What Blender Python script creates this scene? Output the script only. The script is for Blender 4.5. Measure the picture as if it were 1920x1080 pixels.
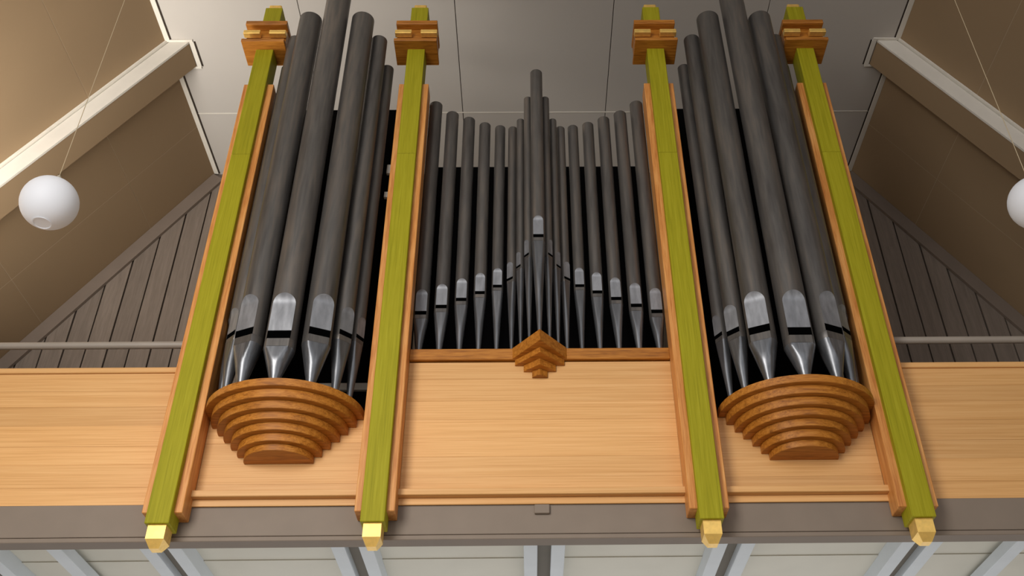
import bpy, bmesh, math, random
from mathutils import Vector, Matrix

random.seed(7)
S = bpy.context.scene
for o in list(bpy.data.objects):
    bpy.data.objects.remove(o)
C = S.collection

# ------------------------------------------------------------------ camera
F_PX, YAW, PITCH, ROLL = 1880.0, 0.0149, 0.6368, -0.0146
cy_, sy_, cp_, sp_ = math.cos(YAW), math.sin(YAW), math.cos(PITCH), math.sin(PITCH)
fw = Vector((sy_ * cp_, cy_ * cp_, sp_))
rt0 = Vector((cy_, -sy_, 0))
up0 = rt0.cross(fw)
rt = rt0 * math.cos(ROLL) + up0 * math.sin(ROLL)
up = up0 * math.cos(ROLL) - rt0 * math.sin(ROLL)
cd = bpy.data.cameras.new('camera')
cd.sensor_fit = 'HORIZONTAL'
cd.sensor_width = 36.0
cd.lens = F_PX * 36.0 / 1920.0
cd.shift_x = -53.2 / 1920.0
cd.clip_start, cd.clip_end = 0.05, 200
cam = bpy.data.objects.new('camera', cd)
C.objects.link(cam)
m3 = Matrix((rt, up, -fw)).transposed()
cam.matrix_world = Matrix.Translation((-0.08, -6.0, 1.6)) @ m3.to_4x4()
S.camera = cam

# ------------------------------------------------------------------ world, lights, exposure
w = bpy.data.worlds.new('world')
S.world = w
w.use_nodes = True
bg = w.node_tree.nodes['Background']
bg.inputs[0].default_value = (0.93, 0.95, 1.0, 1)
bg.inputs[1].default_value = 0.95


def area(name, loc, target, sx, sy, power, col, spread=180):
    ld = bpy.data.lights.new(name, 'AREA')
    ld.shape = 'RECTANGLE'
    ld.size, ld.size_y = sx, sy
    ld.energy = power
    ld.color = col
    ld.spread = math.radians(spread)
    o = bpy.data.objects.new(name, ld)
    C.objects.link(o)
    o.location = loc
    d = Vector(target) - Vector(loc)
    o.rotation_euler = d.to_track_quat('-Z', 'Y').to_euler()
    return o


area('nave_window_light', (-3.8, -8.0, 5.2), (-0.9, 0.2, 4.2), 3.0, 4.0, 192, (1.0, 0.97, 0.93), 110)
area('left_ceiling_fill', (-5.7, 0.0, 5.6), (-4.7, 0.3, 10.2), 1.4, 2.0, 122, (1.0, 0.95, 0.88), 115)  # unseen fill light, added to brighten the left ceiling and slope
area('soffit_fill', (0.0, 2.2, 1.2), (0.0, 1.6, 4.3), 9.0, 1.6, 62, (0.96, 0.98, 1.0))  # added fill from below that keeps the gallery soffit and joists bright

vs = S.view_settings
vs.view_transform = 'Standard'
vs.look = 'None'
vs.exposure = 0.0
vs.gamma = 1.0
vs.use_curve_mapping = False

# ------------------------------------------------------------------ materials


def srgb(r, g, b):
    f = lambda c: (c / 255 / 12.92) if c / 255 <= 0.04045 else ((c / 255 + 0.055) / 1.055) ** 2.4
    return (f(r), f(g), f(b), 1)


def nodes_of(name):
    m = bpy.data.materials.new(name)
    m.use_nodes = True
    return m, m.node_tree.nodes, m.node_tree.links, m.node_tree.nodes['Principled BSDF']


def streaky(name, dark, base, light, scale, rough=0.5, metallic=0.0, rand=0.12, bump=0.15, spec=0.4, fine=4.0, seed=0.0):
    """colour streaks stretched along a grain; scale = noise scale per axis"""
    m, N, L, B = nodes_of(name)
    tc = N.new('ShaderNodeTexCoord')
    oi = N.new('ShaderNodeObjectInfo')
    mul = N.new('ShaderNodeMath'); mul.operation = 'MULTIPLY'; mul.inputs[1].default_value = 37.0
    L.new(oi.outputs['Random'], mul.inputs[0])
    add = N.new('ShaderNodeVectorMath'); add.operation = 'ADD'
    L.new(tc.outputs['Object'], add.inputs[0])
    L.new(mul.outputs[0], add.inputs[1])
    mp = N.new('ShaderNodeMapping')
    mp.inputs['Scale'].default_value = scale
    mp.inputs['Location'].default_value = (seed, seed * 2, seed * 3)
    L.new(add.outputs[0], mp.inputs[0])
    n1 = N.new('ShaderNodeTexNoise')
    n1.inputs['Scale'].default_value = 1.0
    n1.inputs['Detail'].default_value = 5.0
    n1.inputs['Roughness'].default_value = 0.62
    n1.inputs['Distortion'].default_value = 0.25
    L.new(mp.outputs[0], n1.inputs[0])
    n2 = N.new('ShaderNodeTexNoise')
    n2.inputs['Scale'].default_value = fine
    n2.inputs['Detail'].default_value = 3.0
    L.new(mp.outputs[0], n2.inputs[0])
    mix = N.new('ShaderNodeMix'); mix.data_type = 'FLOAT'
    mix.inputs[0].default_value = 0.35
    L.new(n1.outputs[0], mix.inputs[2])
    L.new(n2.outputs[0], mix.inputs[3])
    cr = N.new('ShaderNodeValToRGB')
    e = cr.color_ramp.elements
    e[0].position, e[0].color = 0.32, dark
    e[1].position, e[1].color = 0.68, light
    x = cr.color_ramp.elements.new(0.5)
    x.color = base
    L.new(mix.outputs[0], cr.inputs[0])
    hsv = N.new('ShaderNodeHueSaturation')
    mr = N.new('ShaderNodeMapRange')
    mr.inputs[3].default_value = 1 - rand
    mr.inputs[4].default_value = 1 + rand
    L.new(oi.outputs['Random'], mr.inputs[0])
    L.new(mr.outputs[0], hsv.inputs['Value'])
    L.new(cr.outputs[0], hsv.inputs['Color'])
    L.new(hsv.outputs[0], B.inputs['Base Color'])
    B.inputs['Roughness'].default_value = rough
    B.inputs['Metallic'].default_value = metallic
    B.inputs['Specular IOR Level'].default_value = spec
    if bump:
        bp = N.new('ShaderNodeBump')
        bp.inputs['Strength'].default_value = bump
        bp.inputs['Distance'].default_value = 0.002
        L.new(mix.outputs[0], bp.inputs['Height'])
        L.new(bp.outputs[0], B.inputs['Normal'])
    return m


def painted(name, col, var=0.06, rough=0.6, scale=3.0, metallic=0.0, spec=0.3):
    m, N, L, B = nodes_of(name)
    tc = N.new('ShaderNodeTexCoord')
    n = N.new('ShaderNodeTexNoise')
    n.inputs['Scale'].default_value = scale
    n.inputs['Detail'].default_value = 6
    L.new(tc.outputs['Object'], n.inputs[0])
    mr = N.new('ShaderNodeMapRange')
    mr.inputs[1].default_value, mr.inputs[2].default_value = 0.3, 0.7
    mr.inputs[3].default_value, mr.inputs[4].default_value = 1 - var, 1 + var
    L.new(n.outputs[0], mr.inputs[0])
    h = N.new('ShaderNodeHueSaturation')
    h.inputs['Color'].default_value = col
    L.new(mr.outputs[0], h.inputs['Value'])
    L.new(h.outputs[0], B.inputs['Base Color'])
    B.inputs['Roughness'].default_value = rough
    B.inputs['Metallic'].default_value = metallic
    B.inputs['Specular IOR Level'].default_value = spec
    return m


M = {}
OAK = (srgb(200, 146, 84), srgb(216, 163, 101), srgb(226, 177, 117))
M['oak_x'] = streaky('light_oak_horizontal', *OAK, (0.8, 60, 62), rough=0.45, rand=0.1, fine=3.0)
M['oak_z'] = streaky('light_oak_upright', *OAK, (30, 30, 1.6), rough=0.45, rand=0.04)
DOAK = (srgb(122, 70, 16), srgb(170, 106, 34), srgb(194, 130, 52))
M['dark_oak'] = streaky('brown_oak', *DOAK, (3.0, 50, 52), rough=0.42, rand=0.06)
M['stile'] = streaky('orange_oak_upright', srgb(176, 104, 44), srgb(206, 138, 70), srgb(224, 164, 96), (34, 34, 1.8), rough=0.45, rand=0.05)
M['green'] = streaky('green_stained_wood', srgb(132, 126, 14), srgb(150, 142, 22), srgb(162, 154, 34), (60, 60, 1.3), rough=0.6, rand=0.04, spec=0.2)
M['gold'] = painted('gilding', srgb(244, 200, 108), 0.1, 0.33, 30, 0.55, 0.5)
M['pipe'] = streaky('dark_pipe_metal', srgb(80, 76, 73), srgb(98, 94, 90), srgb(118, 109, 100), (9, 9, 0.9), rough=0.42, metallic=0.55, rand=0.06, bump=0.05)
M['foot'] = streaky('pipe_foot_metal', srgb(92, 93, 95), srgb(112, 113, 115), srgb(138, 138, 140), (14, 14, 1.2), rough=0.33, metallic=0.75, rand=0.05, bump=0.05)
M['lip'] = streaky('polished_lip_metal', srgb(116, 117, 120), srgb(140, 141, 144), srgb(164, 165, 168), (8, 8, 2), rough=0.55, metallic=0.6, rand=0.05, bump=0.05)
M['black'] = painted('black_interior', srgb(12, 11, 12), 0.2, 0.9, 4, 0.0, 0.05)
M['mouth'] = painted('mouth_black', srgb(4, 4, 4), 0.1, 1.0, 4, 0.0, 0.0)
M['slope'] = painted('brown_ceiling_board', srgb(152, 128, 98), 0.025, 0.75, 1.2)
M['flat'] = painted('pale_grey_ceiling_board', srgb(196, 190, 182), 0.02, 0.75, 1.0)
M['trim'] = painted('off_white_trim', srgb(226, 220, 208), 0.03, 0.6, 6)
M['gap'] = painted('dark_joint', srgb(62, 52, 44), 0.1, 0.9, 4)
M['board'] = streaky('taupe_painted_board', srgb(116, 103, 92), srgb(126, 113, 101), srgb(136, 122, 110), (20, 20, 1.5), rough=0.6, rand=0.06)
M['seam'] = painted('caulked_joint', srgb(172, 152, 126), 0.05, 0.8, 4)
M['slopetrim'] = painted('taupe_edge_board', srgb(126, 112, 100), 0.04, 0.6, 6)
M['fascia'] = painted('grey_fascia_paint', srgb(130, 116, 102), 0.04, 0.6, 5)
M['joist'] = painted('pale_blue_white_paint', srgb(212, 218, 222), 0.03, 0.6, 5)
M['soffit'] = painted('soffit_paint', srgb(214, 211, 198), 0.03, 0.65, 3)
M['filler'] = painted('joist_gap_grey', srgb(120, 114, 104), 0.05, 0.7, 5)
M['stone'] = painted('stone_floor', srgb(160, 148, 132), 0.08, 0.6, 2)
M['rail'] = painted('grey_rail_paint', srgb(150, 140, 128), 0.03, 0.35, 6)
M['globe'] = painted('opal_glass', srgb(218, 219, 223), 0.01, 0.55, 3)
_b = M['globe'].node_tree.nodes['Principled BSDF']
_b.inputs['Emission Color'].default_value = (1, 0.98, 0.96, 1)
_b.inputs['Emission Strength'].default_value = 0.08
M['cord'] = painted('pale_cord', srgb(190, 172, 140), 0.05, 0.6, 10)
M['brass'] = painted('pale_metal_fitting', srgb(200, 190, 170), 0.05, 0.4, 10, 0.5)

# ------------------------------------------------------------------ mesh helpers


def link(name, bm, mat, parent=None, smooth=False):
    """bm is in world coordinates; the object's origin goes to its root"""
    me = bpy.data.meshes.new(name)
    bmesh.ops.recalc_face_normals(bm, faces=bm.faces)
    if parent is not None:
        off = parent.get('_w', (0, 0, 0))
        bmesh.ops.translate(bm, vec=-Vector(off), verts=bm.verts)
    bm.to_mesh(me)
    bm.free()
    me.materials.append(M[mat])
    if smooth:
        for p in me.polygons:
            p.use_smooth = True
        try:
            me.set_sharp_from_angle(angle=math.radians(smooth))
        except Exception:
            pass
    o = bpy.data.objects.new(name, me)
    C.objects.link(o)
    if parent is not None:
        o.parent = parent
        o['_w'] = parent.get('_w', (0, 0, 0))
    return o


def root(name, loc, label=None, cat=None, group=None, kind=None):
    o = bpy.data.objects.new(name, None)
    o.empty_display_size = 0.1
    C.objects.link(o)
    o.location = loc
    o['_w'] = tuple(loc)
    tag(o, label, cat, group, kind)
    return o


def tag(o, label=None, cat=None, group=None, kind=None):
    if label: o['label'] = label
    if cat: o['category'] = cat
    if group: o['group'] = group
    if kind: o['kind'] = kind
    return o


def sub(name, loc, parent):
    """an empty part (identity offset from its root) that holds sub-parts"""
    o = bpy.data.objects.new(name, None)
    C.objects.link(o)
    o.parent = parent
    pw = Vector(parent.get('_w', (0, 0, 0)))
    o.location = Vector(loc) - pw
    o['_w'] = tuple(loc)
    return o


def bm_box(x0, x1, y0, y1, z0, z1, bev=0.003):
    bm = bmesh.new()
    bmesh.ops.create_cube(bm, size=1)
    for v in bm.verts:
        v.co = Vector(((x0 + x1) / 2 + v.co.x * (x1 - x0), (y0 + y1) / 2 + v.co.y * (y1 - y0), (z0 + z1) / 2 + v.co.z * (z1 - z0)))
    if bev:
        bmesh.ops.bevel(bm, geom=list(bm.edges), offset=bev, segments=1, affect='EDGES', clamp_overlap=True)
    return bm


def box(name, x0, x1, y0, y1, z0, z1, mat, parent=None, bev=0.003):
    return link(name, bm_box(x0, x1, y0, y1, z0, z1, bev), mat, parent)


def bm_prism(pts, a, b, axis):
    """extrude polygon pts (2D) from a to b along axis: 'x','y','z'"""
    bm = bmesh.new()
    def mk(p, t):
        if axis == 'z': return (p[0], p[1], t)
        if axis == 'y': return (p[0], t, p[1])
        return (t, p[0], p[1])
    lo = [bm.verts.new(mk(p, a)) for p in pts]
    hi = [bm.verts.new(mk(p, b)) for p in pts]
    bm.faces.new(lo)
    bm.faces.new(hi[::-1])
    n = len(pts)
    for i in range(n):
        bm.faces.new((lo[i], hi[i], hi[(i + 1) % n], lo[(i + 1) % n]))
    return bm


def prism(name, pts, a, b, axis, mat, parent=None, bev=0.0, smooth=False):
    bm = bm_prism(pts, a, b, axis)
    if bev:
        bmesh.ops.recalc_face_normals(bm, faces=bm.faces)
        es = [e for e in bm.edges if len(e.link_faces) == 2 and e.calc_face_angle(0) > 0.5]
        bmesh.ops.bevel(bm, geom=es, offset=bev, segments=2, affect='EDGES', clamp_overlap=True)
    return link(name, bm, mat, parent, smooth)


def bm_tube(p0, p1, r, n=12):
    bm = bmesh.new()
    p0, p1 = Vector(p0), Vector(p1)
    d = p1 - p0
    bmesh.ops.create_cone(bm, cap_ends=True, segments=n, radius1=r, radius2=r, depth=d.length)
    q = d.to_track_quat('Z', 'Y').to_matrix().to_4x4()
    bmesh.ops.transform(bm, matrix=Matrix.Translation((p0 + p1) / 2) @ q, verts=bm.verts)
    return bm


def lathe(profile, n=32):
    """profile: list of (r,z); closed at r=0 ends"""
    bm = bmesh.new()
    rings = []
    for r, z in profile:
        if r < 1e-6:
            rings.append([bm.verts.new((0, 0, z))])
        else:
            rings.append([bm.verts.new((r * math.cos(2 * math.pi * i / n), r * math.sin(2 * math.pi * i / n), z)) for i in range(n)])
    for a, b in zip(rings, rings[1:]):
        for i in range(n):
            j = (i + 1) % n
            if len(a) == 1 and len(b) == 1: continue
            if len(a) == 1: bm.faces.new((a[0], b[i], b[j]))
            elif len(b) == 1: bm.faces.new((a[i], a[j], b[0]))
            else: bm.faces.new((a[i], a[j], b[j], b[i]))
    return bm


# ================================================================== SETTING
H = 10.2          # flat ceiling height
XE = 3.96         # half width of the flat ceiling
MS = 1.5          # roof slope
YW = 3.22         # boarded end wall
YF = -7.0         # how far the roof runs towards the nave
ZB = 3.0          # foot of the slopes
hyp = math.hypot(1, MS)
GAPW = 0.004

# flat ceiling: backing and panels
ceil = root('ceiling', (0, 0, H), 'pale grey flat ceiling of large boards above the organ', 'ceiling', kind='structure')
box('ceiling_backing', -XE - 0.2, XE + 0.2, YF, YW + 0.3, H + 0.025, H + 0.12, 'gap', ceil, 0)
xs = [-XE, -2.46, -0.83, 0.83, 2.46, XE]
ys = [YF, -4.62, -2.35, -0.085, 2.18, YW]
for i in range(5):
    for j in range(5):
        box('ceiling_panel', xs[i] + GAPW, xs[i + 1] - GAPW, ys[j] + GAPW, ys[j + 1] - GAPW, H, H + 0.03, 'flat', ceil, 0.002)

box('cover_strip', -XE + 0.05, XE - 0.05, 2.174, 2.186, H - 0.004, H + 0.004, 'trim', ceil, 0)

RY0, RY1, ROFF = 1.13, 1.46, 0.2      # ceiling rib

for sgn, side in ((-1, 'left'), (1, 'right')):
    # point on the slope: s metres down from the flat ceiling edge, offset d into the room
    def sp(s, d=0.0):
        return (sgn * (XE + s / hyp - d * MS / hyp), H - s * MS / hyp - d / hyp)
    smax = (H - ZB) * hyp / MS
    r = root('ceiling_' + side, (sgn * XE, 0, H), 'brown boarded ceiling slope on the %s of the organ' % side, 'ceiling', kind='structure')
    pts = [sp(-0.05, -0.0015), sp(smax, -0.0015), sp(smax, -0.12), sp(-0.05, -0.12)]
    prism('slope_backing', pts, YF, YW + 0.3, 'y', 'seam', r)
    ss = [0.0, 1.08, 2.71, 4.34, 5.97, smax]
    yy = [YF, -4.7, -2.3, 2.38, YW]
    for a, b in zip(ss, ss[1:]):
        for c0, c1 in zip(yy, yy[1:]):
            g = 0.0035
            prism('slope_panel', [sp(a + g, 0), sp(b - g, 0), sp(b - g, -0.031), sp(a + g, -0.031)], c0 + g, c1 - g, 'y', 'slope', r)
    # rib running down the slope: pale front board, brown box behind, thin fillet
    rb = root('ceiling_rib', (sgn * (XE + 0.4), RY0, H - 0.6), ('boxed rib with pale front running down the %s ceiling slope' % side), 'rib')
    s0 = -ROFF / MS
    def ribpoly(d0, d1, sa, sb):
        # cut flush under the flat ceiling at the top
        cut = lambda d: -d / MS + 0.012
        return [sp(max(sa, cut(d0)), d0), sp(sb, d0), sp(sb, d1), sp(max(sa, cut(d1)), d1)]
    prism('rib_box', ribpoly(0.001, ROFF, -9, smax), RY0 + 0.02, RY1, 'y', 'slope', rb)
    prism('rib_front', ribpoly(0.03, ROFF + 0.004, -9, smax), RY0 - 0.004, RY0 + 0.018, 'y', 'trim', rb)
    prism('fillet', ribpoly(0.001, 0.018, -9, smax), RY0 - 0.03, RY0 + 0.012, 'y', 'trim', rb)
    # edge strip of the flat ceiling, stepping round the rib
    tr = root('trim_1' if sgn < 0 else 'trim_2', (sgn * XE, 1.0, H), 'thin off-white edge strip between flat ceiling and %s slope' % side, 'trim', kind='structure')
    xr = XE - ROFF * hyp / MS
    def strip(x0, x1, y0, y1):
        a, b = sorted((sgn * x0, sgn * x1))
        box('edge_strip', a, b, y0, y1, H - 0.016, H - 0.001, 'trim', tr, 0.002)
        if abs(x1 - x0) < abs(y1 - y0):
            a, b = sorted((sgn * (min(x0, x1) - 0.016), sgn * min(x0, x1)))
            box('shadow_gap', a, b, y0, y1, H - 0.004, H - 0.0005, 'gap', tr, 0)
    strip(XE - 0.045, XE + 0.008, YF, RY0 - 0.035)
    strip(xr - 0.045, XE + 0.008, RY0 - 0.035, RY0 - 0.006)
    strip(xr - 0.052, xr - 0.004, RY0 - 0.006, RY1 + 0.008)
    strip(xr - 0.045, XE + 0.008, RY1 + 0.008, RY1 + 0.035)
    strip(XE - 0.045, XE + 0.008, RY1 + 0.035, YW - 0.03)

# boarded end wall
ZG = 4.42
wb = root('wall_back', (0, YW, ZG), 'end wall of upright taupe boards behind the organ gallery', 'wall', kind='structure')
def roof_z(x):
    return H if abs(x) <= XE else H - (abs(x) - XE) * MS
bw = 0.2365
xb0 = -5.617 - 3 * bw
wall_pts = [(-XE - (H - ZG) / MS, ZG), (XE + (H - ZG) / MS, ZG), (XE, H), (-XE, H)]
prism('wall_backing', wall_pts, YW + 0.02, YW + 0.2, 'y', 'gap', wb)
k = 0
x = xb0
while x < 6.4:
    a, b = x + 0.009, x + bw - 0.009
    za, zb = roof_z(a) - 0.004, roof_z(b) - 0.004
    pts = [(a, ZG), (b, ZG), (b, zb)]
    if a < -XE < b: pts.append((-XE, H - 0.004))
    if a < XE < b: pts.append((XE, H - 0.004))
    pts.append((a, za))
    dy = 0.004 * (k % 2)
    prism('board', pts, YW - 0.012 + dy, YW + 0.021, 'y', 'board', wb)
    x += bw
    k += 1
for sgn in (-1, 1):
    L0 = (H - ZG) * hyp / MS - 0.15
    q = lambda s, d: (sgn * (XE + s / hyp - d * MS / hyp), H - s * MS / hyp - d / hyp)
    prism('edge_board', [q(0.03, 0.004), q(L0, 0.004), q(L0, 0.165), q(0.03, 0.165)], YW - 0.05, YW - 0.013, 'y', 'slopetrim', wb)

# gallery floor slab, soffit panels, fascia beam
nf = root('floor', (0, 0, 0), 'pale stone tiled floor of the nave below the gallery', 'floor', kind='structure')
box('floor_slab', -12, 12, -14, 6, -0.2, 0.0, 'stone', nf, 0)
fl = root('floor_gallery', (0, 0.3, 4.36), 'gallery floor slab with pale panelled soffit under the organ', 'floor', kind='structure')
box('slab', -7.6, 7.6, 0.32, YW + 0.2, 4.34, 4.40, 'soffit', fl, 0)
JX = [-5.12, -3.84, -2.55, -1.275, 0.018, 1.30, 2.57, 3.86, 5.14]
for a, b in zip(JX, JX[1:]):
    box('soffit_panel', a + 0.1405, b - 0.1405, 0.325, 0.93, 4.325, 4.341, 'soffit', fl, 0)
    box('soffit_panel', a + 0.1405, b - 0.1405, 0.931, 1.95, 4.318, 4.341, 'soffit', fl, 0)
    box('soffit_panel', a + 0.1405, b - 0.1405, 1.96, YW, 4.318, 4.341, 'soffit', fl, 0)
names = {-2.55: 'under the outer left green post', -1.275: 'under the inner left green post', 0.018: 'at the middle of the grey beam',
         1.30: 'under the inner right green post', 2.57: 'under the outer right green post', -3.84: 'cut by the left picture edge', 3.86: 'cut by the right picture edge'}
for xj in JX:
    if xj not in names: continue
    j = root('soffit_joist', (xj, 0.33, 4.2), 'pale twin joist with dark gap below the gallery, ' + names[xj], 'joist', 'twin joists under the gallery')
    box('beam', xj - 0.14, xj - 0.047, 0.325, YW, 4.21, 4.339, 'joist', j, 0.004)
    box('beam', xj + 0.047, xj + 0.14, 0.325, YW, 4.21, 4.339, 'joist', j, 0.004)
    box('gap_filler', xj - 0.046, xj + 0.046, 0.325, YW, 4.27, 4.339, 'filler', j, 0)
for sgn, side in ((-1, 'left'), (1, 'right')):
    j = box('single_joist', sgn * 3.26 - 0.05, sgn * 3.26 + 0.05, 0.325, YW, 4.21, 4.294, 'joist', None, 0.004)
    tag(j, 'pale single joist under the gallery, outermost but one on the %s' % side, 'joist')
fb = root('fascia_beam', (0, 0.22, 4.17), 'grey painted fascia beam along the gallery edge below the wood panels', 'beam')
box('beam_face', -7.4, 7.4, 0.214, 0.324, 4.203, 4.43, 'fascia', fb, 0.003)
box('beam_lip', -7.4, 7.4, 0.206, 0.324, 4.165, 4.197, 'fascia', fb, 0.004)
box('beam_groove', -7.4, 7.4, 0.224, 0.32, 4.196, 4.204, 'gap', fb, 0)
box('small_block', -0.048, 0.052, 0.190, 0.2145, 4.335, 4.399, 'fascia', fb, 0.004)

# ================================================================== PARAPETS AND HAND RAILS
PZ0, PZ1 = 4.425, 5.49
for sgn, side in ((-1, 'left'), (1, 'right')):
    p = root('gallery_parapet', (sgn * 4.0, 0.25, PZ0), 'light oak plank parapet to the %s of the organ' % side, 'parapet')
    xa, xb = sorted((sgn * 2.575, sgn * 6.3))
    zs = [PZ0, 4.55, 4.72, 4.86, 5.02, 5.17, 5.30, 5.445]
    for a, b in zip(zs, zs[1:]):
        box('plank', xa, xb, 0.212 + random.uniform(-0.0008, 0.0008), 0.25, a + 0.0004, b - 0.0004, 'oak_x', p, 0.0005)
    box('cap', xa, xb, 0.196, 0.29, 5.446, PZ1, 'oak_x', p, 0.004)
    hr = root('handrail', (sgn * 4.0, 0.25, 5.49), 'round grey handrail above the %s parapet' % side, 'handrail')
    link('rail', bm_tube((sgn * 2.564, 0.25, 5.715), (sgn * 6.3, 0.25, 5.715), 0.028, 16), 'rail', hr, smooth=40)
    for xx in (4.45, 6.0):
        link('rail_post', bm_tube((sgn * xx, 0.25, 5.4908), (sgn * xx, 0.25, 5.70), 0.016, 12), 'rail', hr, smooth=40)

# ================================================================== ORGAN CASE
org = root('pipe_organ', (0, 0.2, 4.2), 'light oak organ case with green posts, gilded tips and stepped corbels', 'organ')
PX = [-2.443, -1.08, 1.083, 2.442]
PW = 0.078
for x in PX:
    s = sub('post', (x, 0.09, 4.2), org)
    zj = 7.43
    box('shaft', x - PW, x + PW, 0.0, 0.175, 4.205, zj - 0.0005, 'green', s, 0.004)
    box('shaft', x - PW, x + PW, 0.0, 0.175, zj + 0.0005, 9.318, 'green', s, 0.004)
    # gilded top cap
    box('gilded_cap', x - 0.058, x + 0.058, 0.02, 0.155, 9.318, 9.385, 'gold', s, 0.008)
    # gilded bottom tip: square neck, then a chamfered blunt point
    g = bmesh.new()
    rings = [(0.058, 4.206), (0.058, 4.112), (0.030, 4.058)]
    cyy = 0.0875
    vv = []
    for hw, z in rings:
        vv.append([g.verts.new((x + a * hw, cyy + b * hw * 1.1, z)) for a, b in ((-1, -1), (1, -1), (1, 1), (-1, 1))])
    for A, Bq in zip(vv, vv[1:]):
        for i in range(4):
            g.faces.new((A[i], A[(i + 1) % 4], Bq[(i + 1) % 4], Bq[i]))
    g.faces.new(vv[0]); g.faces.new(vv[-1][::-1])
    link('gilded_tip', g, 'gold', s)
    # capital: three spaced plates, the middle one gilded and split
    cw = 0.192
    y0, y1 = -0.10, 0.19
    box('capital_plate', x - cw, x + cw, y0, y1, 8.726, 8.762, 'dark_oak', s, 0.004)
    box('capital_plate', x - cw + 0.006, x + cw - 0.006, y0, y1, 8.955, 9.006, 'dark_oak', s, 0.004)
    for q in (-1, 1):
        a, b = sorted((x + q * 0.04, x + q * (cw - 0.002)))
        box('gilded_bar', a, b, y0 + 0.002, y0 + 0.06, 8.836, 8.882, 'gold', s, 0.004)
        a, b = sorted((x + q * (PW + 0.001), x + q * (cw - 0.012)))
        box('capital_block', a, b, y0 + 0.075, y1 - 0.01, 8.763, 8.954, 'dark_oak', s, 0.003)
    box('capital_block', x - PW, x + PW, y0 + 0.07, -0.001, 8.763, 8.954, 'dark_oak', s, 0.003)
    # oak stile behind the post
    st = sub('stile', (x, 0.1, 4.295), org)
    box('stile_board', x - 0.13, x + 0.13, 0.05, 0.209, 4.297, 8.325, 'stile', st, 0.004)
    box('stile_edge', x - 0.118, x + 0.118, 0.2095, 0.30, 4.43, 8.325, 'stile', st, 0.003)

YP = 0.21


def bay_panel(x0, x1, z0, z1, n):
    s = sub('front_panel', ((x0 + x1) / 2, YP, z0), org)
    hs = [random.uniform(0.85, 1.15) for _ in range(n)]
    t = sum(hs)
    z = z0
    for h_ in hs:
        hh = (z1 - z0) * h_ / t
        box('plank', x0, x1, YP + random.uniform(-0.0006, 0.0006), YP + 0.03, z + 0.0003, z + hh - 0.0003, 'oak_x', s, 0.0005)
        z += hh
    box('moulding', x0 - 0.01, x1 + 0.01, 0.145, YP - 0.001, 4.452, 4.498, 'oak_x', s, 0.004)
    box('bottom_strip', x0 - 0.01, x1 + 0.01, 0.195, YP - 0.001, 4.403, 4.451, 'oak_x', s, 0.003)


OP = [(PX[0] + 0.13, PX[1] - 0.13), (PX[1] + 0.13, PX[2] - 0.13), (PX[2] + 0.13, PX[3] - 0.13)]
ZT, ZC = 5.107, 5.625        # top of tower bases, top of the centre ledge
bay_panel(OP[0][0], OP[0][1], 4.43, 5.05, 4)
bay_panel(OP[1][0], OP[1][1], 4.43, 5.52, 7)
bay_panel(OP[2][0], OP[2][1], 4.43, 5.05, 4)

# interior: toe boards, black back boards and partitions
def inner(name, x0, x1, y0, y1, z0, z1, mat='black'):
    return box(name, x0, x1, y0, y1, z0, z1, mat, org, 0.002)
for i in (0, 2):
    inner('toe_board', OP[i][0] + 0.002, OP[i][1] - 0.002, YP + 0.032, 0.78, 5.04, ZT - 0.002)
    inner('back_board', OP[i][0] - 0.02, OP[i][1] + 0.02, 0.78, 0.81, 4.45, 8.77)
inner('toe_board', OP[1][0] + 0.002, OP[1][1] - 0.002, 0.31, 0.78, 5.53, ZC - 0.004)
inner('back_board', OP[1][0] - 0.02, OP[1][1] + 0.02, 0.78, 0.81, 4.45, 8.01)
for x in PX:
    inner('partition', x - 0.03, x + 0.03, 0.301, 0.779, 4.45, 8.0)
box('ledge', OP[1][0], OP[1][1], 0.185, 0.309, 5.53, ZC, 'dark_oak', org, 0.004)
inner('wind_rail', OP[0][0] + 0.3, OP[0][1] + 0.02, 0.55, 0.58, 5.50, 5.56, 'soffit')
for zz, hh in ((7.46, 0.10), (7.19, 0.06)):
    inner('pipe_cleat', PX[1] - 0.2, PX[1] - 0.131, 0.27, 0.30, zz, zz + hh, 'soffit')

# round stepped corbels under the towers
TZ = [ZT, 5.050, 4.988, 4.929, 4.875, 4.819, 4.762, 4.714]
TW = [0.549, 0.500, 0.448, 0.396, 0.339, 0.287, 0.236]
for cx in (-1.785, 1.80):
    s = sub('corbel', (cx, YP, 4.714), org)
    for i, hw in enumerate(TW):
        pts = []
        n = 40
        for q in range(n + 1):
            a = math.pi * q / n
            xx = cx - hw * math.cos(a)
            xx = min(max(xx, (OP[0][0] if cx < 0 else OP[2][0]) + 0.001), (OP[0][1] if cx < 0 else OP[2][1]) - 0.001)
            pts.append((xx, YP - 0.0015 - 0.88 * hw * math.sin(a)))
        prism('corbel_tier', pts, TZ[i + 1] + 0.0004, TZ[i] - 0.0004, 'z', 'dark_oak', s, bev=0.002, smooth=30)

# pointed stepped corbel in the middle
s = sub('corbel', (0.0, YP, 5.38), org)
for hw, ya, z0, z1 in ((0.208, -0.065, 5.533, ZC + 0.002), (0.180, 0.020, 5.485, 5.5325), (0.117, 0.098, 5.433, 5.4845), (0.056, 0.155, 5.381, 5.4325)):
    yb = YP - 0.0015
    ys_ = yb - 0.012
    prism('corbel_tier', [(-hw, yb), (-hw, ys_), (0, ya), (hw, ys_), (hw, yb)], z0, z1, 'z', 'dark_oak', s, bev=0.0015)

# ================================================================== PIPES


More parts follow.
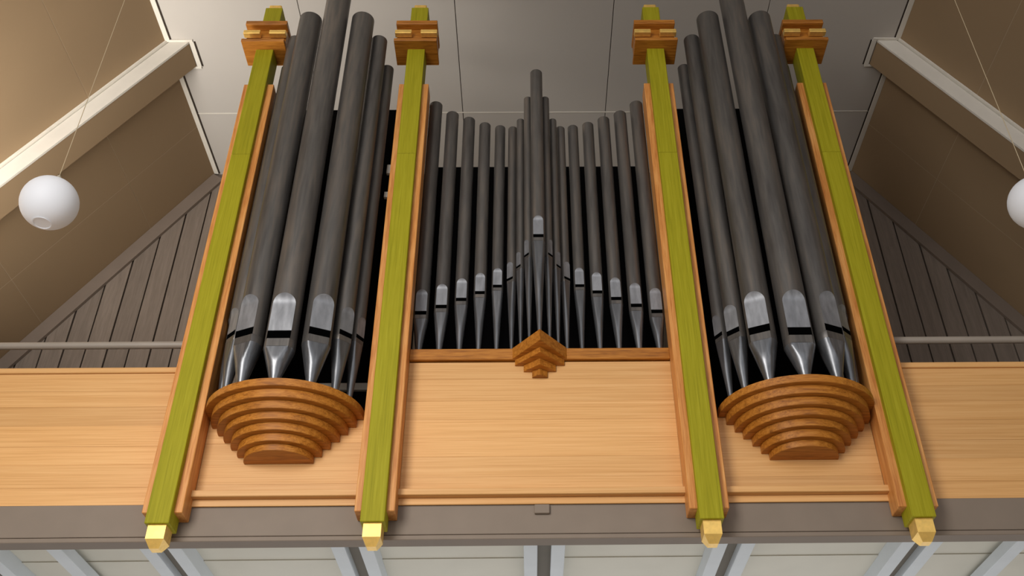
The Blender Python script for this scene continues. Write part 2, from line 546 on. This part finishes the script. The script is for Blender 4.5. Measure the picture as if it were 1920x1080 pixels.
def make_pipe(x, y, z0, zs, zt, r, ang, label, group, liph=2.75):
    """x,y axis; z0 toe; zs top of the mouth slot (lower edge of the upper lip); zt top; ang = facing (0 = -y, + towards +x)"""
    p = root('organ_pipe', (x, y, z0), label, 'organ pipe', group)
    fx, fy = math.sin(ang), -math.cos(ang)
    def W(u, v, z):      # u = to the pipe's right, v = out of its front
        return (x + u * (-fy) + v * fx, y + u * fx + v * fy, z)
    zs += 0.08 * r
    d0 = 0.66 * r
    slot = 0.6 * r
    band = 0.55 * r
    zl = zs + liph * r
    NP = 36
    # ---- body with the flattened mouth region left out
    rows = [zs - slot, zs]
    hw0 = math.sqrt(r * r - d0 * d0)
    zd = zl - 0.75 * r                     # where the rounded head of the lip starts
    for i in range(1, 5):
        rows.append(zs + (zd - zs) * i / 4)
    for i in range(1, 10):
        rows.append(zd + (zl - zd) * math.sin(math.pi / 2 * i / 9))
    nl = 13
    rows += [zl + 0.02, (zl + zt) / 2, zt]
    def dfront(z):
        if z >= zl - 1e-7: return r
        if z <= zd: return d0
        q = (z - zd) / (zl - zd)
        wd = hw0 * math.sqrt(max(0, 1 - q ** 2.6))
        return math.sqrt(r * r - wd * wd)
    bm = bmesh.new()
    grid = []
    for z in rows:
        pe = math.acos(min(1, dfront(z) / r))
        grid.append([bm.verts.new(W(r * math.sin(pe + (2 * math.pi - 2 * pe) * i / NP), r * math.cos(pe + (2 * math.pi - 2 * pe) * i / NP), z)) for i in range(NP + 1)])
    for A, Bq in zip(grid, grid[1:]):
        for i in range(NP):
            try: bm.faces.new((A[i], A[i + 1], Bq[i + 1], Bq[i]))
            except ValueError: pass
    # rolled rim and a recessed inner wall at the open top
    inn = [bm.verts.new(W(0.93 * r * math.sin(2 * math.pi * i / NP), 0.93 * r * math.cos(2 * math.pi * i / NP), zt)) for i in range(NP)]
    low = [bm.verts.new(W(0.93 * r * math.sin(2 * math.pi * i / NP), 0.93 * r * math.cos(2 * math.pi * i / NP), zt - 2.5 * r)) for i in range(NP)]
    T = grid[-1]
    for i in range(NP):
        j = (i + 1) % NP
        bm.faces.new((T[i], T[i + 1], inn[j], inn[i]))
        bm.faces.new((inn[i], inn[j], low[j], low[i]))
    bm.faces.new(low)
    bmesh.ops.remove_doubles(bm, verts=bm.verts, dist=1e-5)
    link('body', bm, 'pipe', p, smooth=40)
    # ---- upper lip: the flattened tongue above the slot
    bm = bmesh.new()
    g2 = []
    NL = 10
    for z in rows[1:2 + nl]:
        d = min(dfront(z), r)
        hw = math.sqrt(max(0, r * r - d * d))
        g2.append([bm.verts.new(W(hw * (2 * i / NL - 1), d + 0.0003, z)) for i in range(NL + 1)])
    bot = [bm.verts.new(W(math.sqrt(r * r - d0 * d0) * (2 * i / NL - 1), d0 - 0.006, zs)) for i in range(NL + 1)]
    for A, Bq in zip([bot] + g2, g2):
        for i in range(NL):
            try: bm.faces.new((A[i], A[i + 1], Bq[i + 1], Bq[i]))
            except ValueError: pass
    bmesh.ops.remove_doubles(bm, verts=bm.verts, dist=1e-5)
    link('upper_lip', bm, 'lip', p, smooth=60)
    # ---- mouth slot, black
    hw0 = math.sqrt(r * r - d0 * d0)
    bm = bmesh.new()
    dd = d0 - 0.02 * r
    a = [bm.verts.new(W(u * hw0 * 1.0, dd, z)) for u, z in ((-1, zs - slot), (1, zs - slot), (1, zs), (-1, zs))]
    b = [bm.verts.new(W(u * hw0 * 0.9, dd - 0.3 * r, z)) for u, z in ((-1, zs - slot), (1, zs - slot), (1, zs), (-1, zs))]
    bm.faces.new(a); bm.faces.new(b[::-1])
    for i in range(4):
        bm.faces.new((a[i], b[i], b[(i + 1) % 4], a[(i + 1) % 4]))
    link('mouth_slot', bm, 'mouth', p)
    # ---- foot: short lip band, then a cone to the toe, its front planed flat
    zf = zs - slot
    rt_ = 0.24 * r
    bm = bmesh.new()
    NF = 32
    bl = bmesh.new()
    rg = []
    for z, rr in ((zf, r), (zf - band, r), (zf - band - 0.004, 0.97 * r)):
        rg.append([bl.verts.new(W(rr * math.sin(2 * math.pi * i / NF), min(rr * math.cos(2 * math.pi * i / NF), d0 + 0.01 * r), z)) for i in range(NF)])
    for A, Bq in zip(rg, rg[1:]):
        for i in range(NF):
            j = (i + 1) % NF
            bl.faces.new((A[i], A[j], Bq[j], Bq[i]))
    bl.faces.new(rg[0]); bl.faces.new(rg[-1][::-1])
    link('lower_lip', bl, 'pipe', p, smooth=40)
    gr = []
    steps = [(zf - band - 0.002, 0.985 * r)]
    nz = 10
    for i in range(1, nz + 1):
        t = i / nz
        steps.append((zf - band + (z0 - zf + band) * t, r + (rt_ - r) * t))
    for z, rr in steps:
        ring = []
        for i in range(NF):
            a_ = 2 * math.pi * i / NF
            u, v = rr * math.sin(a_), rr * math.cos(a_)
            lim = 0.67 * r
            if v > lim: v = lim
            ring.append(bm.verts.new(W(u, v, z)))
        gr.append(ring)
    for A, Bq in zip(gr, gr[1:]):
        for i in range(NF):
            j = (i + 1) % NF
            bm.faces.new((A[i], A[j], Bq[j], Bq[i]))
    bm.faces.new(gr[0]); bm.faces.new(gr[-1][::-1])
    ft = link('foot', bm, 'foot', p, smooth=45)
    return p


# round towers: seven pipes each, tallest in the middle
tower = [  # dx, y, slot z, top z, r, facing deg
    (0.0, -0.190, 5.444, 9.36, 0.108, 0),
    (0.235, -0.140, 5.500, 8.955, 0.100, 24),
    (0.376, -0.005, 5.585, 8.83, 0.071, 44),
    (0.452, 0.135, 5.650, 8.61, 0.055, 58),
]
ordn = ['first', 'second', 'third', 'fourth', 'fifth', 'sixth', 'seventh']
for cx, side in ((-1.795, 'left'), (1.795, 'right')):
    for k in range(-3, 4):
        dx, y, zs, zt, r, a = tower[abs(k)]
        q = 1 if k > 0 else -1
        idx = k + 3
        if k == 0:
            lab = 'tallest and widest dark metal pipe at the middle of the %s round tower' % side
        else:
            post = ('outer' if side == 'left' else 'inner') if k < 0 else ('inner' if side == 'left' else 'outer')
            nn = ['', 'third', 'second', 'first'][abs(k)]
            lab = 'dark metal pipe in the %s round tower, %s from the %s green post' % (side, nn, post)
        make_pipe(cx + q * dx, y, ZT, zs + 0.042, zt, r, math.radians(q * a), lab, 'pipes of the round towers')

# flat fields, five a side
flat = [(0.905, 6.030, 8.33, 0.058), (0.751, 6.088, 8.205, 0.056), (0.600, 6.155, 8.135, 0.053), (0.457, 6.220, 8.068, 0.050), (0.322, 6.283, 8.035, 0.046)]
for sgn, side in ((-1, 'left'), (1, 'right')):
    for i, (dx, zs, zt, r) in enumerate(flat):
        lab = 'slim dark metal pipe in the flat centre field, %s from the inner %s green post' % (ordn[i], side)
        make_pipe(sgn * dx, 0.32, ZC, zs, zt, r, 0.0, lab, 'pipes of the flat centre fields', 3.3)
# pointed centre group
vg = [(0.075, 0.135, 6.455, 8.21, 0.036, 48), (0.140, 0.215, 6.405, 8.02, 0.034, 48), (0.209, 0.300, 6.345, 8.005, 0.040, 38)]
make_pipe(0.0, 0.045, ZC + 0.003, 6.562, 8.445, 0.053, 0.0, 'tallest pipe of the pointed centre group, standing over the arrow shaped corbel', 'pipes of the pointed centre group', 3.3)
for sgn, side in ((-1, 'left'), (1, 'right')):
    for i, (dx, y, zs, zt, r, a) in enumerate(vg):
        lab = 'very thin angled pipe, %s to the %s of the tallest centre pipe' % (ordn[i], side)
        make_pipe(sgn * dx, y, ZC + 0.003, zs, zt, r, math.radians(sgn * a), lab, 'pipes of the pointed centre group', 3.6)

# ================================================================== GLOBE LAMPS
for gx, gy, gz, side in ((-3.419, -0.706, 6.28, 'left'), (3.475, -0.748, 6.20, 'right')):
    R = 0.192
    lp = root('pendant_lamp', (gx, gy, gz), 'white opal globe pendant lamp hanging by a thin cord on the %s' % side, 'lamp')
    prof = []
    for i in range(0, 33):
        a = math.radians(-71 + (90 + 71 - 12) * i / 32)
        prof.append((R * math.cos(a), R * math.sin(a)))
    ri = R * 0.95
    prof_in = [(ri * math.cos(math.radians(-71 + 145 * i / 16)), ri * math.sin(math.radians(-71 + 145 * i / 16))) for i in range(17)]
    bm = lathe(prof_in[::-1] + prof, 40)
    bmesh.ops.translate(bm, vec=(gx, gy, gz), verts=bm.verts)
    link('globe', bm, 'globe', lp, smooth=50)
    rz = R * math.sin(math.radians(-71))
    rr = R * math.cos(math.radians(-71))
    bm = lathe([(rr * 1.0, rz - 0.001), (rr * 1.03, rz - 0.005), (rr * 0.92, rz - 0.006), (rr * 0.9, rz - 0.001), (0, rz - 0.001)], 32)
    bmesh.ops.translate(bm, vec=(gx, gy, gz), verts=bm.verts)
    link('bottom_rim', bm, 'globe', lp, smooth=50)
    bm = lathe([(0, R + 0.06), (0.014, R + 0.058), (0.018, R + 0.02), (0.05, R + 0.0), (0.052, R - 0.016), (0.02, R - 0.02), (0, R - 0.02)], 24)
    bmesh.ops.translate(bm, vec=(gx, gy, gz), verts=bm.verts)
    link('fitter', bm, 'brass', lp, smooth=50)
    link('cord', bm_tube((gx, gy, gz + R + 0.05), (gx, gy, H - 0.02), 0.0028, 8), 'cord', lp)
    bm = lathe([(0, H - 0.05 - gz), (0.02, H - 0.05 - gz), (0.045, H - 0.008 - gz), (0.045, H - 0.001 - gz), (0, H - 0.001 - gz)], 20)
    bmesh.ops.translate(bm, vec=(gx, gy, gz), verts=bm.verts)
    link('ceiling_rose', bm, 'trim', lp, smooth=50)

for o in bpy.data.objects:
    if '_w' in o:
        del o['_w']
